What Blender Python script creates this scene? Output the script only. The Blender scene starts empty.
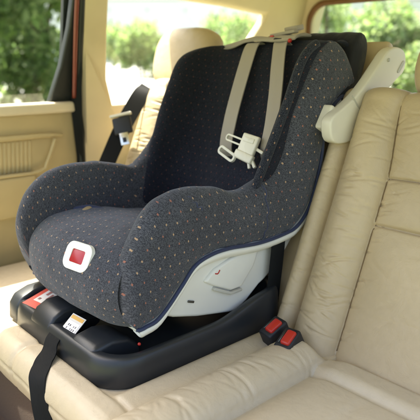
import bpy, bmesh, math, random
import numpy as np
from mathutils import Vector, Matrix, noise
R = math.radians
rng = random.Random(7)
scn = bpy.context.scene
col = scn.collection

# ---------------------------------------------------------------- camera, world, sun, exposure
cam_d = bpy.data.cameras.new('camera'); cam = bpy.data.objects.new('camera', cam_d); col.objects.link(cam)
cam.location = (0, 0, .62)
cam.rotation_euler = (R(90 - 14.7), 0, R(48.2))
cam_d.sensor_width = 36; cam_d.lens = 49.03
cam_d.clip_start = .02; cam_d.clip_end = 3000
cam_d.dof.use_dof = True; cam_d.dof.focus_distance = 1.22; cam_d.dof.aperture_fstop = 3.9
scn.camera = cam

SUN_EL, SUN_AZ = 64, 264          # degrees above the horizon; compass angle from +Y turning to +X
w = bpy.data.worlds.new('World'); scn.world = w; w.use_nodes = True
nt = w.node_tree; bg = nt.nodes['Background']
sky = nt.nodes.new('ShaderNodeTexSky'); sky.sky_type = 'NISHITA'; sky.sun_disc = False
sky.sun_elevation = R(SUN_EL); sky.sun_rotation = R(SUN_AZ); sky.air_density = 1.0; sky.dust_density = 7.0; sky.ozone_density = .4
nt.links.new(sky.outputs[0], bg.inputs[0]); bg.inputs[1].default_value = .15
sd = bpy.data.lights.new('sun', 'SUN'); sd.energy = 5; sd.angle = R(.5); sd.color = (1, .93, .80)
so = bpy.data.objects.new('sun', sd); col.objects.link(so)
sdir = Vector((math.sin(R(SUN_AZ)) * math.cos(R(SUN_EL)), math.cos(R(SUN_AZ)) * math.cos(R(SUN_EL)), math.sin(R(SUN_EL))))
so.rotation_euler = sdir.to_track_quat('Z', 'Y').to_euler()
scn.view_settings.view_transform = 'Standard'; scn.view_settings.look = 'None'
scn.view_settings.exposure = 2.1; scn.view_settings.gamma = 1

# ---------------------------------------------------------------- materials
def mat(name, base, rough=.5, metal=0, spec=.5, sheen=0, coat=0):
    m = bpy.data.materials.new(name); m.use_nodes = True
    b = m.node_tree.nodes['Principled BSDF']
    b.inputs['Base Color'].default_value = (*base, 1); b.inputs['Roughness'].default_value = rough
    b.inputs['Metallic'].default_value = metal; b.inputs['Specular IOR Level'].default_value = spec
    b.inputs['Sheen Weight'].default_value = sheen; b.inputs['Sheen Roughness'].default_value = .5
    b.inputs['Coat Weight'].default_value = coat
    return m
class NT:
    def __init__(s, m): s.t = m.node_tree; s.b = s.t.nodes['Principled BSDF']
    def n(s, k, **kw):
        o = s.t.nodes.new(k)
        for a, v in kw.items(): setattr(o, a, v)
        return o
    def l(s, a, b): s.t.links.new(a, b)
    def math(s, op, a, b=None, c=None):
        o = s.n('ShaderNodeMath', operation=op)
        for i, v in enumerate((a, b, c)):
            if v is None: continue
            if isinstance(v, (int, float)): o.inputs[i].default_value = v
            else: s.l(v, o.inputs[i])
        return o.outputs[0]
    def mix(s, f, a, b, blend='MIX'):
        o = s.n('ShaderNodeMix', data_type='RGBA', blend_type=blend)
        for i, v in ((0, f), (6, a), (7, b)):
            if isinstance(v, (int, float)): o.inputs[i].default_value = v
            elif isinstance(v, tuple): o.inputs[i].default_value = (*v, 1)
            else: s.l(v, o.inputs[i])
        return o.outputs[2]
    def noise(s, vec, scale, det=3, rough=.5, dist=0):
        o = s.n('ShaderNodeTexNoise'); o.inputs['Scale'].default_value = scale; o.inputs['Detail'].default_value = det
        o.inputs['Roughness'].default_value = rough; o.inputs['Distortion'].default_value = dist
        if vec is not None: s.l(vec, o.inputs['Vector'])
        return o.outputs[0]
    def ramp(s, f, a, b):
        o = s.n('ShaderNodeMapRange'); o.inputs[1].default_value = a; o.inputs[2].default_value = b; s.l(f, o.inputs[0]); return o.outputs[0]
    def bump(s, h, strength, dist, prev=None):
        o = s.n('ShaderNodeBump'); o.inputs['Strength'].default_value = strength; o.inputs['Distance'].default_value = dist
        s.l(h, o.inputs['Height'])
        if prev is not None: s.l(prev, o.inputs['Normal'])
        return o.outputs[0]

def leather(name, base, bumpk=1.0):
    m = mat(name, base, .38, spec=.5); g = NT(m)
    tc = g.n('ShaderNodeTexCoord').outputs['Object']
    n1 = g.noise(tc, 5, 3); n2 = g.noise(tc, 60, 4)
    c = g.mix(g.ramp(n1, .3, .7), tuple(v * .93 for v in base), tuple(min(1, v * 1.05) for v in base))
    c = g.mix(g.math('MULTIPLY', g.ramp(n2, .35, .75), .18), c, tuple(v * .72 for v in base))
    g.l(c, g.b.inputs['Base Color'])
    g.l(g.math('ADD', g.math('MULTIPLY', n2, .22), .27), g.b.inputs['Roughness'])
    v = g.n('ShaderNodeTexVoronoi', feature='DISTANCE_TO_EDGE'); v.inputs['Scale'].default_value = 420; g.l(tc, v.inputs['Vector'])
    b1 = g.bump(g.ramp(v.outputs['Distance'], 0, .12), .35 * bumpk, .0004)
    b2 = g.bump(g.noise(tc, 26, 4, .6, .6), .35 * bumpk, .006, b1)
    g.l(b2, g.b.inputs['Normal'])
    return m
def fabric(name, dark, light, fleck, d1, d2, su=.024, sv=.021, dot=.0026, sheen=.22, dotmix=.85):
    """woven cloth with a staggered grid of small embroidered dots, in the mesh's own metre-scaled UVs"""
    m = mat(name, dark, .9, spec=.2, sheen=sheen); g = NT(m)
    g.b.inputs['Sheen Tint'].default_value = (.75, .8, .9, 1)
    uv = g.n('ShaderNodeTexCoord').outputs['UV']
    sp = g.n('ShaderNodeSeparateXYZ'); g.l(uv, sp.inputs[0])
    U, V = sp.outputs[0], sp.outputs[1]
    row = g.math('FLOOR', g.math('DIVIDE', V, sv))
    odd = g.math('MODULO', g.math('ABSOLUTE', row), 2.0)
    uu = g.math('ADD', g.math('DIVIDE', U, su), g.math('MULTIPLY', odd, .5))
    fu = g.math('MULTIPLY', g.math('SUBTRACT', g.math('FRACT', uu), .5), su)
    fv = g.math('MULTIPLY', g.math('SUBTRACT', g.math('FRACT', g.math('DIVIDE', V, sv)), .5), sv)
    dd = g.math('ADD', g.math('DIVIDE', g.math('ABSOLUTE', fu), .75), g.math('DIVIDE', g.math('ABSOLUTE', fv), 1.15))
    nz = g.noise(uv, 900, 2)
    dd = g.math('ADD', dd, g.math('MULTIPLY', g.math('SUBTRACT', nz, .5), .0018))
    dotm = g.math('LESS_THAN', dd, dot)
    # weave: fine two-way threads with light flecks
    wu = g.math('SINE', g.math('MULTIPLY', U, 2 * math.pi / .0022)); wv = g.math('SINE', g.math('MULTIPLY', V, 2 * math.pi / .0022))
    weave = g.math('MULTIPLY', wu, wv)
    cs = .0013
    wv_ = g.n('ShaderNodeTexWhiteNoise', noise_dimensions='2D'); cw = g.n('ShaderNodeCombineXYZ')
    g.l(g.math('FLOOR', g.math('DIVIDE', g.math('ADD', U, V), cs)), cw.inputs[0]); g.l(g.math('FLOOR', g.math('DIVIDE', g.math('SUBTRACT', U, V), cs * 1.6)), cw.inputs[1]); g.l(cw.outputs[0], wv_.inputs['Vector'])
    fl = g.math('MULTIPLY', g.ramp(wv_.outputs[0], fleck - .25, fleck + .35), g.ramp(weave, -1.6, 1.0))
    c = g.mix(fl, dark, light)
    c = g.mix(g.math('MULTIPLY', g.ramp(g.noise(uv, 9, 3), .35, .7), .35), c, tuple(v * .7 for v in dark))
    wn = g.n('ShaderNodeTexWhiteNoise', noise_dimensions='2D'); cb = g.n('ShaderNodeCombineXYZ')
    g.l(g.math('FLOOR', uu), cb.inputs[0]); g.l(row, cb.inputs[1]); g.l(cb.outputs[0], wn.inputs['Vector'])
    dc = g.mix(g.math('GREATER_THAN', wn.outputs[0], .55), d1, d2)
    c = g.mix(g.math('MULTIPLY', dotm, dotmix), c, dc)
    g.l(c, g.b.inputs['Base Color'])
    b1 = g.bump(weave, .35, .0005)
    b2 = g.bump(g.noise(uv, 22, 3, .55), .45, .006, b1)
    g.l(g.bump(dotm, .3, .0006, b2), g.b.inputs['Normal'])
    return m
def plastic(name, base, rough=.4, grain=.15, gscale=500):
    m = mat(name, base, rough); g = NT(m); tc = g.n('ShaderNodeTexCoord').outputs['Object']
    n = g.noise(tc, 14, 4)
    g.l(g.mix(g.math('MULTIPLY', g.ramp(n, .35, .7), .25), base, tuple(v * .8 for v in base)), g.b.inputs['Base Color'])
    g.l(g.math('ADD', g.math('MULTIPLY', n, .2), rough - .1), g.b.inputs['Roughness'])
    g.l(g.bump(g.noise(tc, gscale, 2), grain, .0005), g.b.inputs['Normal'])
    return m
def webbing(name, base, rough=.6, sheen=.2, spec=.5):
    m = mat(name, base, rough, sheen=sheen, spec=spec); g = NT(m); uv = g.n('ShaderNodeTexCoord').outputs['UV']
    sp = g.n('ShaderNodeSeparateXYZ'); g.l(uv, sp.inputs[0])
    a = g.math('SINE', g.math('MULTIPLY', sp.outputs[0], 2 * math.pi / .0035))
    b = g.math('SINE', g.math('MULTIPLY', g.math('ADD', sp.outputs[1], g.math('ABSOLUTE', sp.outputs[0])), 2 * math.pi / .003))
    h = g.math('ADD', a, g.math('MULTIPLY', b, .5))
    g.l(g.mix(g.ramp(h, -1.2, 1.2), tuple(v * .78 for v in base), base), g.b.inputs['Base Color'])
    g.l(g.bump(h, .4, .0005), g.b.inputs['Normal'])
    return m

M = {}
M['leather'] = leather('beige_leather', (.52, .41, .25))
M['leather_cushion'] = leather('cream_leather', (.58, .485, .335))
M['trim'] = plastic('tan_door_trim', (.52, .42, .22), .55, .3, 300)
M['pillar'] = plastic('cream_pillar_trim', (.62, .54, .36), .6, .2, 300)
M['roof'] = plastic('cream_roof_cloth', (.60, .53, .36), .9, .4, 800)
M['sill'] = plastic('pale_sill_trim', (.70, .62, .46), .35, .1)
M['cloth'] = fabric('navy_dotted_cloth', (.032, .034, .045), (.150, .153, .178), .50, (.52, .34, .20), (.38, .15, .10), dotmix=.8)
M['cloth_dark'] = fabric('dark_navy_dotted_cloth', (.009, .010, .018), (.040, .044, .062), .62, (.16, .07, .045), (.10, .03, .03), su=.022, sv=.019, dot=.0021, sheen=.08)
M['cloth_rim'] = fabric('charcoal_dotted_cloth', (.010, .012, .020), (.085, .09, .115), .62, (.40, .24, .14), (.25, .09, .06), sheen=.15)
M['piping'] = mat('navy_piping', (.012, .022, .075), .6, sheen=.3)
M['white'] = plastic('white_shell_plastic', (.78, .77, .72), .38, .06)
M['ivory'] = plastic('ivory_plastic', (.72, .68, .58), .4, .06)
M['clip'] = plastic('cream_clip_plastic', (.76, .72, .60), .3, .04)
M['grey_plastic'] = plastic('pale_grey_plastic', (.50, .49, .44), .45, .06)
M['black'] = plastic('black_tray_plastic', (.018, .021, .025), .36, .35, 650)
M['black_part'] = plastic('black_recess_plastic', (.012, .013, .016), .5, .3, 650)
M['blackcloth'] = mat('black_cloth', (.010, .010, .013), .95, sheen=.15)
g = NT(M['blackcloth']); tc = g.n('ShaderNodeTexCoord').outputs['Object']; g.l(g.bump(g.noise(tc, 40, 4), .5, .006), g.b.inputs['Normal'])
M['web'] = webbing('taupe_webbing', (.41, .36, .295))
M['blackweb'] = webbing('black_webbing', (.005, .006, .007), .75, 0, .25)
M['red'] = plastic('red_button', (.48, .025, .015), .32, .05)
M['darkred'] = plastic('deep_red_window', (.42, .012, .02), .25, .05)
M['label_white'] = mat('label_paper', (.72, .68, .62), .5)
M['label_red'] = mat('label_red', (.60, .07, .04), .5)
M['label_yellow'] = mat('label_orange', (.75, .42, .08), .5)
M['label_black'] = mat('label_ink', (.02, .02, .02), .5)
M['silver'] = mat('silver_label', (.62, .62, .66), .3, metal=.5)
M['steel'] = mat('belt_steel', (.72, .72, .70), .28, metal=1)
M['rubber'] = mat('black_seal_rubber', (.012, .016, .016), .5)
M['sealred'] = mat('red_seal_reflection', (.17, .030, .018), .4, coat=.2)
M['stitch'] = mat('stitch_thread', (.45, .38, .26), .8)
M['bolt'] = mat('dark_bolt', (.10, .10, .09), .4, metal=.6)
M['brownseal'] = plastic('brown_trim', (.16, .075, .03), .5)
m = mat('brown_carpet', (.13, .085, .06), 1); g = NT(m); tc = g.n('ShaderNodeTexCoord').outputs['Object']
g.l(g.mix(g.noise(tc, 300, 3), (.07, .045, .03), (.22, .15, .105)), g.b.inputs['Base Color']); g.l(g.bump(g.noise(tc, 500, 3), 1, .004), g.b.inputs['Normal'])
M['carpet'] = m
def glass(name, tint, fac):
    m = bpy.data.materials.new(name); m.use_nodes = True; t = m.node_tree; t.nodes.remove(t.nodes['Principled BSDF'])
    o = t.nodes['Material Output']; tr = t.nodes.new('ShaderNodeBsdfTransparent'); tr.inputs[0].default_value = (*tint, 1)
    gl = t.nodes.new('ShaderNodeBsdfGlossy'); gl.inputs['Roughness'].default_value = .02
    mx = t.nodes.new('ShaderNodeMixShader'); mx.inputs[0].default_value = fac
    t.links.new(tr.outputs[0], mx.inputs[1]); t.links.new(gl.outputs[0], mx.inputs[2]); t.links.new(mx.outputs[0], o.inputs[0])
    return m
M['glass'] = glass('window_glass', (.93, .97, .95), .06)

# ---------------------------------------------------------------- helpers
ORG = {}
def tag(o, label=None, cat=None, group=None, kind=None):
    for k, v in (('label', label), ('category', cat), ('group', group), ('kind', kind)):
        if v: o[k] = v
    return o
def thing(name, loc, label, cat, group=None):
    o = bpy.data.objects.new(name, None); col.objects.link(o); o.location = loc; o.empty_display_size = .05
    ORG[o.name] = Vector(loc); return tag(o, label, cat, group)
def link(name, me, material, parent=None, origin=None, smooth=True):
    mats = material if isinstance(material, (list, tuple)) else [material]
    for m_ in mats: me.materials.append(m_)
    o = bpy.data.objects.new(name, me); col.objects.link(o)
    if parent is not None:
        org = ORG[parent.name]; o.parent = parent; ORG[o.name] = org
        me.transform(Matrix.Translation(-org))
    elif origin is not None:
        me.transform(Matrix.Translation(-Vector(origin))); o.location = origin; ORG[o.name] = Vector(origin)
    else: ORG[o.name] = Vector((0, 0, 0))
    if smooth:
        for p in me.polygons: p.use_smooth = True
    return o
def smooth_angle(o, ang=40):
    """mark sharp edges by angle"""
    me = o.data; bm = bmesh.new(); bm.from_mesh(me)
    for e in bm.edges:
        if len(e.link_faces) == 2: e.smooth = e.calc_face_angle(0) < R(ang)
    bm.to_mesh(me); bm.free()
def cr(pts, n, closed=False):
    """Catmull-Rom resample of control points to n points, evenly by arc length"""
    P = np.array(pts, float); k = len(P)
    if closed: Q = np.vstack([P[-1], P, P[0], P[1]]); segs = k
    else: Q = np.vstack([2 * P[0] - P[1], P, 2 * P[-1] - P[-2]]); segs = k - 1
    out = []
    for i in range(segs):
        a, b, c, d = Q[i:i + 4]
        for t in np.linspace(0, 1, 12, endpoint=False):
            out.append(.5 * (2 * b + (c - a) * t + (2 * a - 5 * b + 4 * c - d) * t * t + (3 * b - a - 3 * c + d) * t ** 3))
    out.append(P[0] if closed else P[-1]); out = np.array(out)
    L = np.r_[0, np.cumsum(np.linalg.norm(np.diff(out, axis=0), axis=1) + 1e-9)]
    s = np.linspace(0, L[-1], n + 1 if closed else n)
    r = np.stack([np.interp(s, L, out[:, j]) for j in range(out.shape[1])], 1)
    return r[:-1] if closed else r
def cru(pts, n):
    """Catmull-Rom with uniform parameter (keeps stations aligned)"""
    P = np.array(pts, float); Q = np.vstack([2 * P[0] - P[1], P, 2 * P[-1] - P[-2]]); out = []
    for x in np.linspace(0, len(P) - 1 - 1e-9, n):
        i = int(x); t = x - i; a, b, c, d = Q[i:i + 4]
        out.append(.5 * (2 * b + (c - a) * t + (2 * a - 5 * b + 4 * c - d) * t * t + (3 * b - a - 3 * c + d) * t ** 3))
    return np.array(out)
def grid_mesh(name, G, uv=None, close_v=False, cap=False, flip=False):
    """G[i][j] -> mesh with metre-scaled UVs"""
    G = np.array(G); a, b = G.shape[:2]
    if uv is None:
        du = np.linalg.norm(np.diff(G, axis=1), axis=2); U = np.c_[np.zeros(a), np.cumsum(du, 1)]
        U = U - U[:, b // 2][:, None]
        dv = np.linalg.norm(np.diff(G, axis=0), axis=2).mean(1); V = np.r_[0, np.cumsum(dv)]
        uv = np.stack([U, np.repeat(V[:, None], b, 1)], 2)
    me = bpy.data.meshes.new(name)
    faces = []; luv = []
    jb = b if close_v else b - 1
    for i in range(a - 1):
        for j in range(jb):
            j2 = (j + 1) % b
            q = [(i, j), (i, j2), (i + 1, j2), (i + 1, j)]
            if flip: q = q[::-1]
            faces.append([x * b + y for x, y in q]); luv += [tuple(uv[x][y]) for x, y in q]
    if cap:
        for r, rev in ((0, True), (a - 1, False)):
            f = [r * b + j for j in range(b)]
            if rev != flip: f = f[::-1]
            faces.append(f); luv += [tuple(uv[r][0])] * b
    me.from_pydata([tuple(p) for p in G.reshape(-1, 3)], [], faces)
    l = me.uv_layers.new(name='uv')
    l.data.foreach_set('uv', np.array(luv, dtype=np.float32).ravel())
    me.update(); return me
def bevel_bm(bm, wd, seg=3, ang=30):
    es = [e for e in bm.edges if len(e.link_faces) == 2 and e.calc_face_angle(0) > R(ang)]
    if es and wd > 0: bmesh.ops.bevel(bm, geom=es, offset=wd, segments=seg, profile=.5, affect='EDGES', clamp_overlap=True)
def bm_box(bm, c, s, rot=None, bev=0, seg=3):
    b2 = bmesh.new(); bmesh.ops.create_cube(b2, size=1)
    bmesh.ops.scale(b2, vec=s, verts=b2.verts)
    bevel_bm(b2, bev, seg)
    mm = Matrix.Translation(c) @ (rot if rot else Matrix())
    bmesh.ops.transform(b2, matrix=mm, verts=b2.verts)
    me = bpy.data.meshes.new('t'); b2.to_mesh(me); b2.free(); bm.from_mesh(me); bpy.data.meshes.remove(me)
def bm_prism(bm, poly, axis, a, b, bev=0, seg=3, wob=None):
    """poly in the two other axes, extruded along axis from a to b"""
    b2 = bmesh.new()
    def p3(p, t):
        if axis == 'x': return (t, p[0], p[1])
        if axis == 'y': return (p[0], t, p[1])
        return (p[0], p[1], t)
    v1 = [b2.verts.new(p3(p, a)) for p in poly]; v2 = [b2.verts.new(p3(p, b)) for p in poly]
    b2.faces.new(v1); b2.faces.new(v2[::-1]); n = len(poly)
    for i in range(n): b2.faces.new((v1[i], v2[i], v2[(i + 1) % n], v1[(i + 1) % n]))
    bmesh.ops.recalc_face_normals(b2, faces=b2.faces); bevel_bm(b2, bev, seg)
    me = bpy.data.meshes.new('t'); b2.to_mesh(me); b2.free(); bm.from_mesh(me); bpy.data.meshes.remove(me)
def fin(bm, name):
    me = bpy.data.meshes.new(name); bmesh.ops.recalc_face_normals(bm, faces=bm.faces); bm.to_mesh(me); bm.free(); return me
def box(name, c, s, material, parent=None, rot=None, bev=0, seg=3, origin=None):
    bm = bmesh.new(); bm_box(bm, c, s, rot, bev, seg); o = link(name, fin(bm, name), material, parent, origin); smooth_angle(o); return o
def prism(name, poly, axis, a, b, material, parent=None, bev=0, seg=3, origin=None):
    bm = bmesh.new(); bm_prism(bm, poly, axis, a, b, bev, seg); o = link(name, fin(bm, name), material, parent, origin); smooth_angle(o); return o
def tube_G(path, r, k=10, n=60, closed=False):
    P = cr(path, n, closed); T = np.gradient(P, axis=0); T /= np.linalg.norm(T, axis=1)[:, None] + 1e-12
    up = np.array([0, 0, 1.]) if abs(T[0][2]) < .9 else np.array([1., 0, 0]); G = []
    nrm = np.cross(T[0], up); nrm /= np.linalg.norm(nrm)
    for p, t in zip(P, T):
        nrm = nrm - t * (nrm @ t); nrm /= np.linalg.norm(nrm); bi = np.cross(t, nrm)
        G.append([p + r * (math.cos(a) * nrm + math.sin(a) * bi) for a in np.linspace(0, 2 * math.pi, k, endpoint=False)])
    if closed: G.append(G[0])
    return G
def tube(name, path, r, material, parent, n=60, k=10, closed=False):
    return link(name, grid_mesh(name, tube_G(path, r, k, n, closed), close_v=True, cap=not closed), material, parent)
def ribbon_G(path, side, width, thick, n=60):
    """flat strap: path points, side vector per path point (or one), width, thickness"""
    P = cru(path, n)
    S = cru(side, n) if np.array(side).ndim == 2 else np.repeat(np.array([side], float), n, 0)
    W = np.interp(np.linspace(0, 1, n), np.linspace(0, 1, len(width)), width) if isinstance(width, (list, tuple)) else np.full(n, width)
    T = np.gradient(P, axis=0); G = []
    for p, t, s, wd in zip(P, T, S, W):
        t = t / (np.linalg.norm(t) + 1e-12); s = s - t * (s @ t); s = s / np.linalg.norm(s); nn = np.cross(t, s); h = thick / 2; a = wd / 2
        G.append([p + s * x + nn * z for x, z in ((-a, -h * .3), (-a * .97, h), (-a * .5, h), (0, h), (a * .5, h), (a * .97, h), (a, h * .3), (a, -h * .3), (a * .97, -h), (0, -h), (-a * .97, -h), (-a, h * .3 - h))])
    return G
def ribbon(name, path, side, width, thick, material, parent, n=60):
    o = link(name, grid_mesh(name, ribbon_G(path, side, width, thick, n), close_v=True, cap=True), material, parent); smooth_angle(o, 50); return o
def sstep(a, b, x):
    t = min(1, max(0, (x - a) / (b - a))); return t * t * (3 - 2 * t)
def nz(x, y, z=0, o=2): return noise.fractal(Vector((x, y, z)), 1.0, 2.0, o)

# ================================================================ the ground outside
def sheet(name, x0, x1, y0, y1, z, material, kind='structure'):
    me = bpy.data.meshes.new(name); me.from_pydata([(x0, y0, z), (x1, y0, z), (x1, y1, z), (x0, y1, z)], [], [(0, 1, 2, 3)])
    o = link(name, me, material); o['kind'] = kind; return o
mg = mat('ground_grass', (.10, .13, .05), 1); g = NT(mg); tc = g.n('ShaderNodeTexCoord').outputs['Object']
g.l(g.mix(g.noise(tc, .6, 5), (.06, .10, .03), (.20, .20, .09)), g.b.inputs['Base Color'])
sheet('ground', -900, 900, -900, 900, -.70, mg)
mr = mat('pale_concrete', (.5, .49, .45), .9); g = NT(mr); tc = g.n('ShaderNodeTexCoord').outputs['Object']
g.l(g.mix(g.noise(tc, 1.2, 5), (.24, .24, .22), (.34, .33, .30)), g.b.inputs['Base Color'])
sheet('road', -170, 40, 7.5, 130, -.696, mr)

# ================================================================ car cabin (body side, roof, pillars)
BX = -1.75
def xs(z):                                   # tumblehome of the glasshouse
    return BX if z < .48 else BX + (z - .48) * .33
cabin = thing('car_cabin', (-1.3, 1.0, -.35), 'cream trimmed inside of the estate car: roof, pillars and rear windows around the bench', 'car interior')
def side_panel(name, yz, thick, material, parent, bev=.008, inset=0):
    """trim panel lying in the body side plane; polygon in (y,z)"""
    bm = bmesh.new(); v1 = [bm.verts.new((xs(z) + inset, y, z)) for y, z in yz]; v2 = [bm.verts.new((xs(z) + inset - thick, y, z)) for y, z in yz]
    n = len(yz); bm.faces.new(v1); bm.faces.new(v2[::-1])
    for i in range(n): bm.faces.new((v1[i], v2[i], v2[(i + 1) % n], v1[(i + 1) % n]))
    bmesh.ops.recalc_face_normals(bm, faces=bm.faces); bevel_bm(bm, bev, 3, 35)
    o = link(name, fin(bm, name), material, parent); smooth_angle(o); return o
# pillar behind the door
side_panel('door_pillar', cr([(.968, -.3), (.970, .1), (.972, .3), (.966, .48), (.948, .70), (.925, .97)], 9).tolist() +
           cr([(1.015, .97), (1.03, .80), (1.05, .62), (1.075, .50), (1.12, .44), (1.20, .40), (1.25, .20), (1.3, -.3)], 14).tolist(), .06, M['pillar'], cabin, .012, .02)
# lower cargo side trim and window sill
side_panel('cargo_side_trim', [(1.05, -.3), (1.05, .445), (1.60, .455), (2.15, .47), (2.15, -.3)], .06, M['pillar'], cabin, .015, .0)
side_panel('sill', [(1.07, .43), (1.07, .47), (2.1, .485), (2.1, .44)], .03, M['sill'], cabin, .008, .02)
# rear pillar with its slanted window edge and the roof rail over the side windows
side_panel('rear_pillar', [(1.62, .44), (1.655, .58), (1.716, .697), (1.759, .765), (1.772, .798), (1.74, .84), (1.74, .97), (2.12, .97), (2.12, .44)], .05, M['roof'], cabin, .012, .012)
side_panel('roof_rail', [(.2, .86), (.9, .845), (1.347, .824), (1.541, .815), (1.767, .795), (1.80, .98), (.2, .98)], .05, M['roof'], cabin, .012, .014)
# roof lining
Gr = []
for i in range(20):
    y = .12 + i * (2.10 - .12) / 19; row = []
    for j in range(24):
        x = -1.66 + j * (1.60) / 23; e = (2 * j / 23 - 1)
        row.append((x, y, .955 + .05 * (1 - e ** 4) - .05 * sstep(1.6, 2.1, y)))
    Gr.append(row)
o = link('roof_lining', grid_mesh('roof_lining', Gr), M['roof'], cabin); md = o.modifiers.new('t', 'SOLIDIFY'); md.thickness = .02; md.offset = 1
# glass of the cargo side window
me = bpy.data.meshes.new('g'); me.from_pydata([(xs(z) - .03, y, z) for y, z in ((1.0, .46), (1.95, .46), (1.9, .86), (1.0, .9))], [], [(0, 1, 2, 3)])
link('side_window_glass', me, M['glass'], cabin)
# tailgate: frame ring with rounded corners, black seal, glass
def rr(x0, x1, z0, z1, r, n=8):
    o_ = []
    for cx, cz, a0 in ((x1 - r, z1 - r, 0), (x0 + r, z1 - r, 90), (x0 + r, z0 + r, 180), (x1 - r, z0 + r, 270)):
        for k in range(n + 1):
            a = R(a0 + 90 * k / n); o_.append((cx + r * math.cos(a), cz + r * math.sin(a)))
    return o_
TY = 2.02
def ring(name, outer, inner, y, dy, material, parent):
    G = [[(p[0], y - dy * .0, p[1]) for p in outer], [(p[0], y - dy, p[1]) for p in outer],
         [(a[0] * .5 + b[0] * .5, y - dy * 1.25, a[1] * .5 + b[1] * .5) for a, b in zip(outer, inner)],
         [(p[0], y - dy, p[1]) for p in inner], [(p[0], y, p[1]) for p in inner]]
    return link(name, grid_mesh(name, G, close_v=True), material, parent)
win = rr(-1.60, -.05, .42, .845, .085)
tg = ring('tailgate', rr(-1.78, .1, -.3, .99, .05), win, TY, .03, M['roof'], cabin)
ring('seal', rr(-1.609, -.041, .411, .854, .09), rr(-1.588, -.062, .432, .833, .08), TY - .034, .006, M['brownseal'], tg)
me = bpy.data.meshes.new('g'); me.from_pydata([(-1.63, TY + .004, .38), (0, TY + .004, .38), (0, TY + .004, .88), (-1.63, TY + .004, .88)], [], [(0, 1, 2, 3)])
link('window_glass', me, M['glass'], tg)
box('bench_riser', (-.85, .80, -.23), (1.75, .60, .26), M['carpet'], cabin, bev=.02)
# cargo floor cover behind the bench
box('load_cover', (-.85, 1.66, .36), (1.7, .62, .02), M['pillar'], cabin, bev=.006)
# carpet and tunnel
box('carpet', (-.85, .1, -.36), (1.8, .95, .03), M['carpet'], cabin, bev=.01)

# ================================================================ far rear door
side_panel('door_jamb', [(.93, -.3), (.93, .47), (.90, .97), (.945, .97), (.985, .47), (.985, -.3)], .02, M['rubber'], cabin, .003, -.05)
door = side_panel('door', [(-.7, -.28), (-.7, .462), (.950, .462), (.960, .30), (.955, .10), (.80, -.28)], .07, M['trim'], cabin, .014, .0)
side_panel('window_sill', [(-.7, .452), (-.7, .485), (.2, .487), (.945, .488), (.95, .452)], .05, M['sill'], door, .010, .022)
# raised lower pocket with ribs, and a shadow gap above it
side_panel('armrest', [(-.7, .385), (-.7, .40), (.84, .392), (.90, .385), (.90, .375), (-.7, .372)], .02, M['trim'], door, .006, .016)
side_panel('map_pocket', [(-.7, .13), (-.7, .262), (.79, .262), (.80, .13)], .02, M['trim'], door, .012, .028)
bm = bmesh.new()
for k in range(61):
    y = -.05 + k * .0138
    bm_prism(bm, [(y, .270), (y + .009, .270), (y + .016, .371), (y + .007, .371)], 'x', BX - .004, BX + .0025, .0015, 2)
link('ribbed_insert', fin(bm, 'r'), M['trim'], door)
tube('pocket_edge', [(BX + .020, -.6, .268), (BX + .020, .60, .268), (BX + .020, .800, .270), (BX + .020, .835, .300), (BX + .020, .868, .372)], .006, M['trim'], door, 90, 8)
# rear edge: black quarter frame (triangle), seal, and a red strip colouring in the seal's reflection
side_panel('quarter_frame', [(.955, .482), (.865, .482), (.895, .60), (.912, .72), (.920, .97), (.945, .97), (.95, .7)], .03, M['rubber'], door, .006, .0)
def strip(name, pts, r, material, off):
    return tube(name, [(xs(z) + off, y, z) for y, z in pts], r, material, door, n=40, k=8)
strip('door_seal', [(.925, 1.0), (.945, .72), (.966, .5), (.972, .38), (.965, .20), (.955, .0), (.86, -.28)], .013, M['rubber'], .008)
strip('seal_reflection_strip', [(.908, 1.0), (.925, .72), (.944, .50)], .007, M['sealred'], .016)
side_panel('upper_frame', [(-.7, .93), (-.7, .97), (.94, .97), (.94, .905)], .03, M['rubber'], door, .005, -.006)
me = bpy.data.meshes.new('g'); me.from_pydata([(xs(z) - .035, y, z) for y, z in ((-.7, .46), (.9, .46), (.92, .95), (-.7, .95))], [], [(0, 1, 2, 3)])
link('window_glass', me, M['glass'], door)

# ================================================================ rear bench
bench = thing('rear_bench', (-.9, .95, -.3), 'beige leather rear bench seat with stitched panels, under the child seat', 'car seat')
def pil(x, a, b, H, p=2.6):
    s = abs(2 * (x - a) / (b - a) - 1); return H * (max(0, 1 - s ** p)) ** .62
def wrinkles(seed, n, x0, x1, t0, t1, ln, amp, wd, horiz=True):
    r = random.Random(seed); L = []
    for _ in range(n):
        L.append((r.uniform(x0, x1), r.uniform(t0, t1), r.gauss(0, .25), ln * r.uniform(.5, 1.4), amp * r.uniform(.4, 1.2), wd * r.uniform(.7, 1.4), r.uniform(-4, 4)))
    A = np.array(L)
    def f(x, t):
        dx, dt = x - A[:, 0], t - A[:, 1]; ca, sa = np.cos(A[:, 2]), np.sin(A[:, 2])
        if horiz: a, b = ca * dx + sa * dt, -sa * dx + ca * dt
        else: a, b = ca * dt + sa * dx, -sa * dt + ca * dx
        b = b + A[:, 6] * a * a
        return float(np.sum(-A[:, 4] * np.exp(-(a / A[:, 3]) ** 2) * (1 - 1.0 * (b / A[:, 5]) ** 2) * np.exp(-(b / A[:, 5]) ** 2)))
    return f
TA = .4
def backpt(x, t, h):
    return (x, .965 + t * math.sin(TA) - h * math.cos(TA), t * math.cos(TA) + h * math.sin(TA))
TT = .575
wrB = wrinkles(3, 70, -.79, -.67, .02, .55, .026, .0026, .0042)
wrC = wrinkles(5, 20, -.66, -.25, .02, .55, .04, .0009, .007)
wrD = wrinkles(8, 8, -.60, -.35, .05, .25, .08, .0010, .010)
wrN = wrinkles(11, 34, -.675, -.63, .02, .55, .020, .0022, .0042)
seamsC = (.292, .400)
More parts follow.
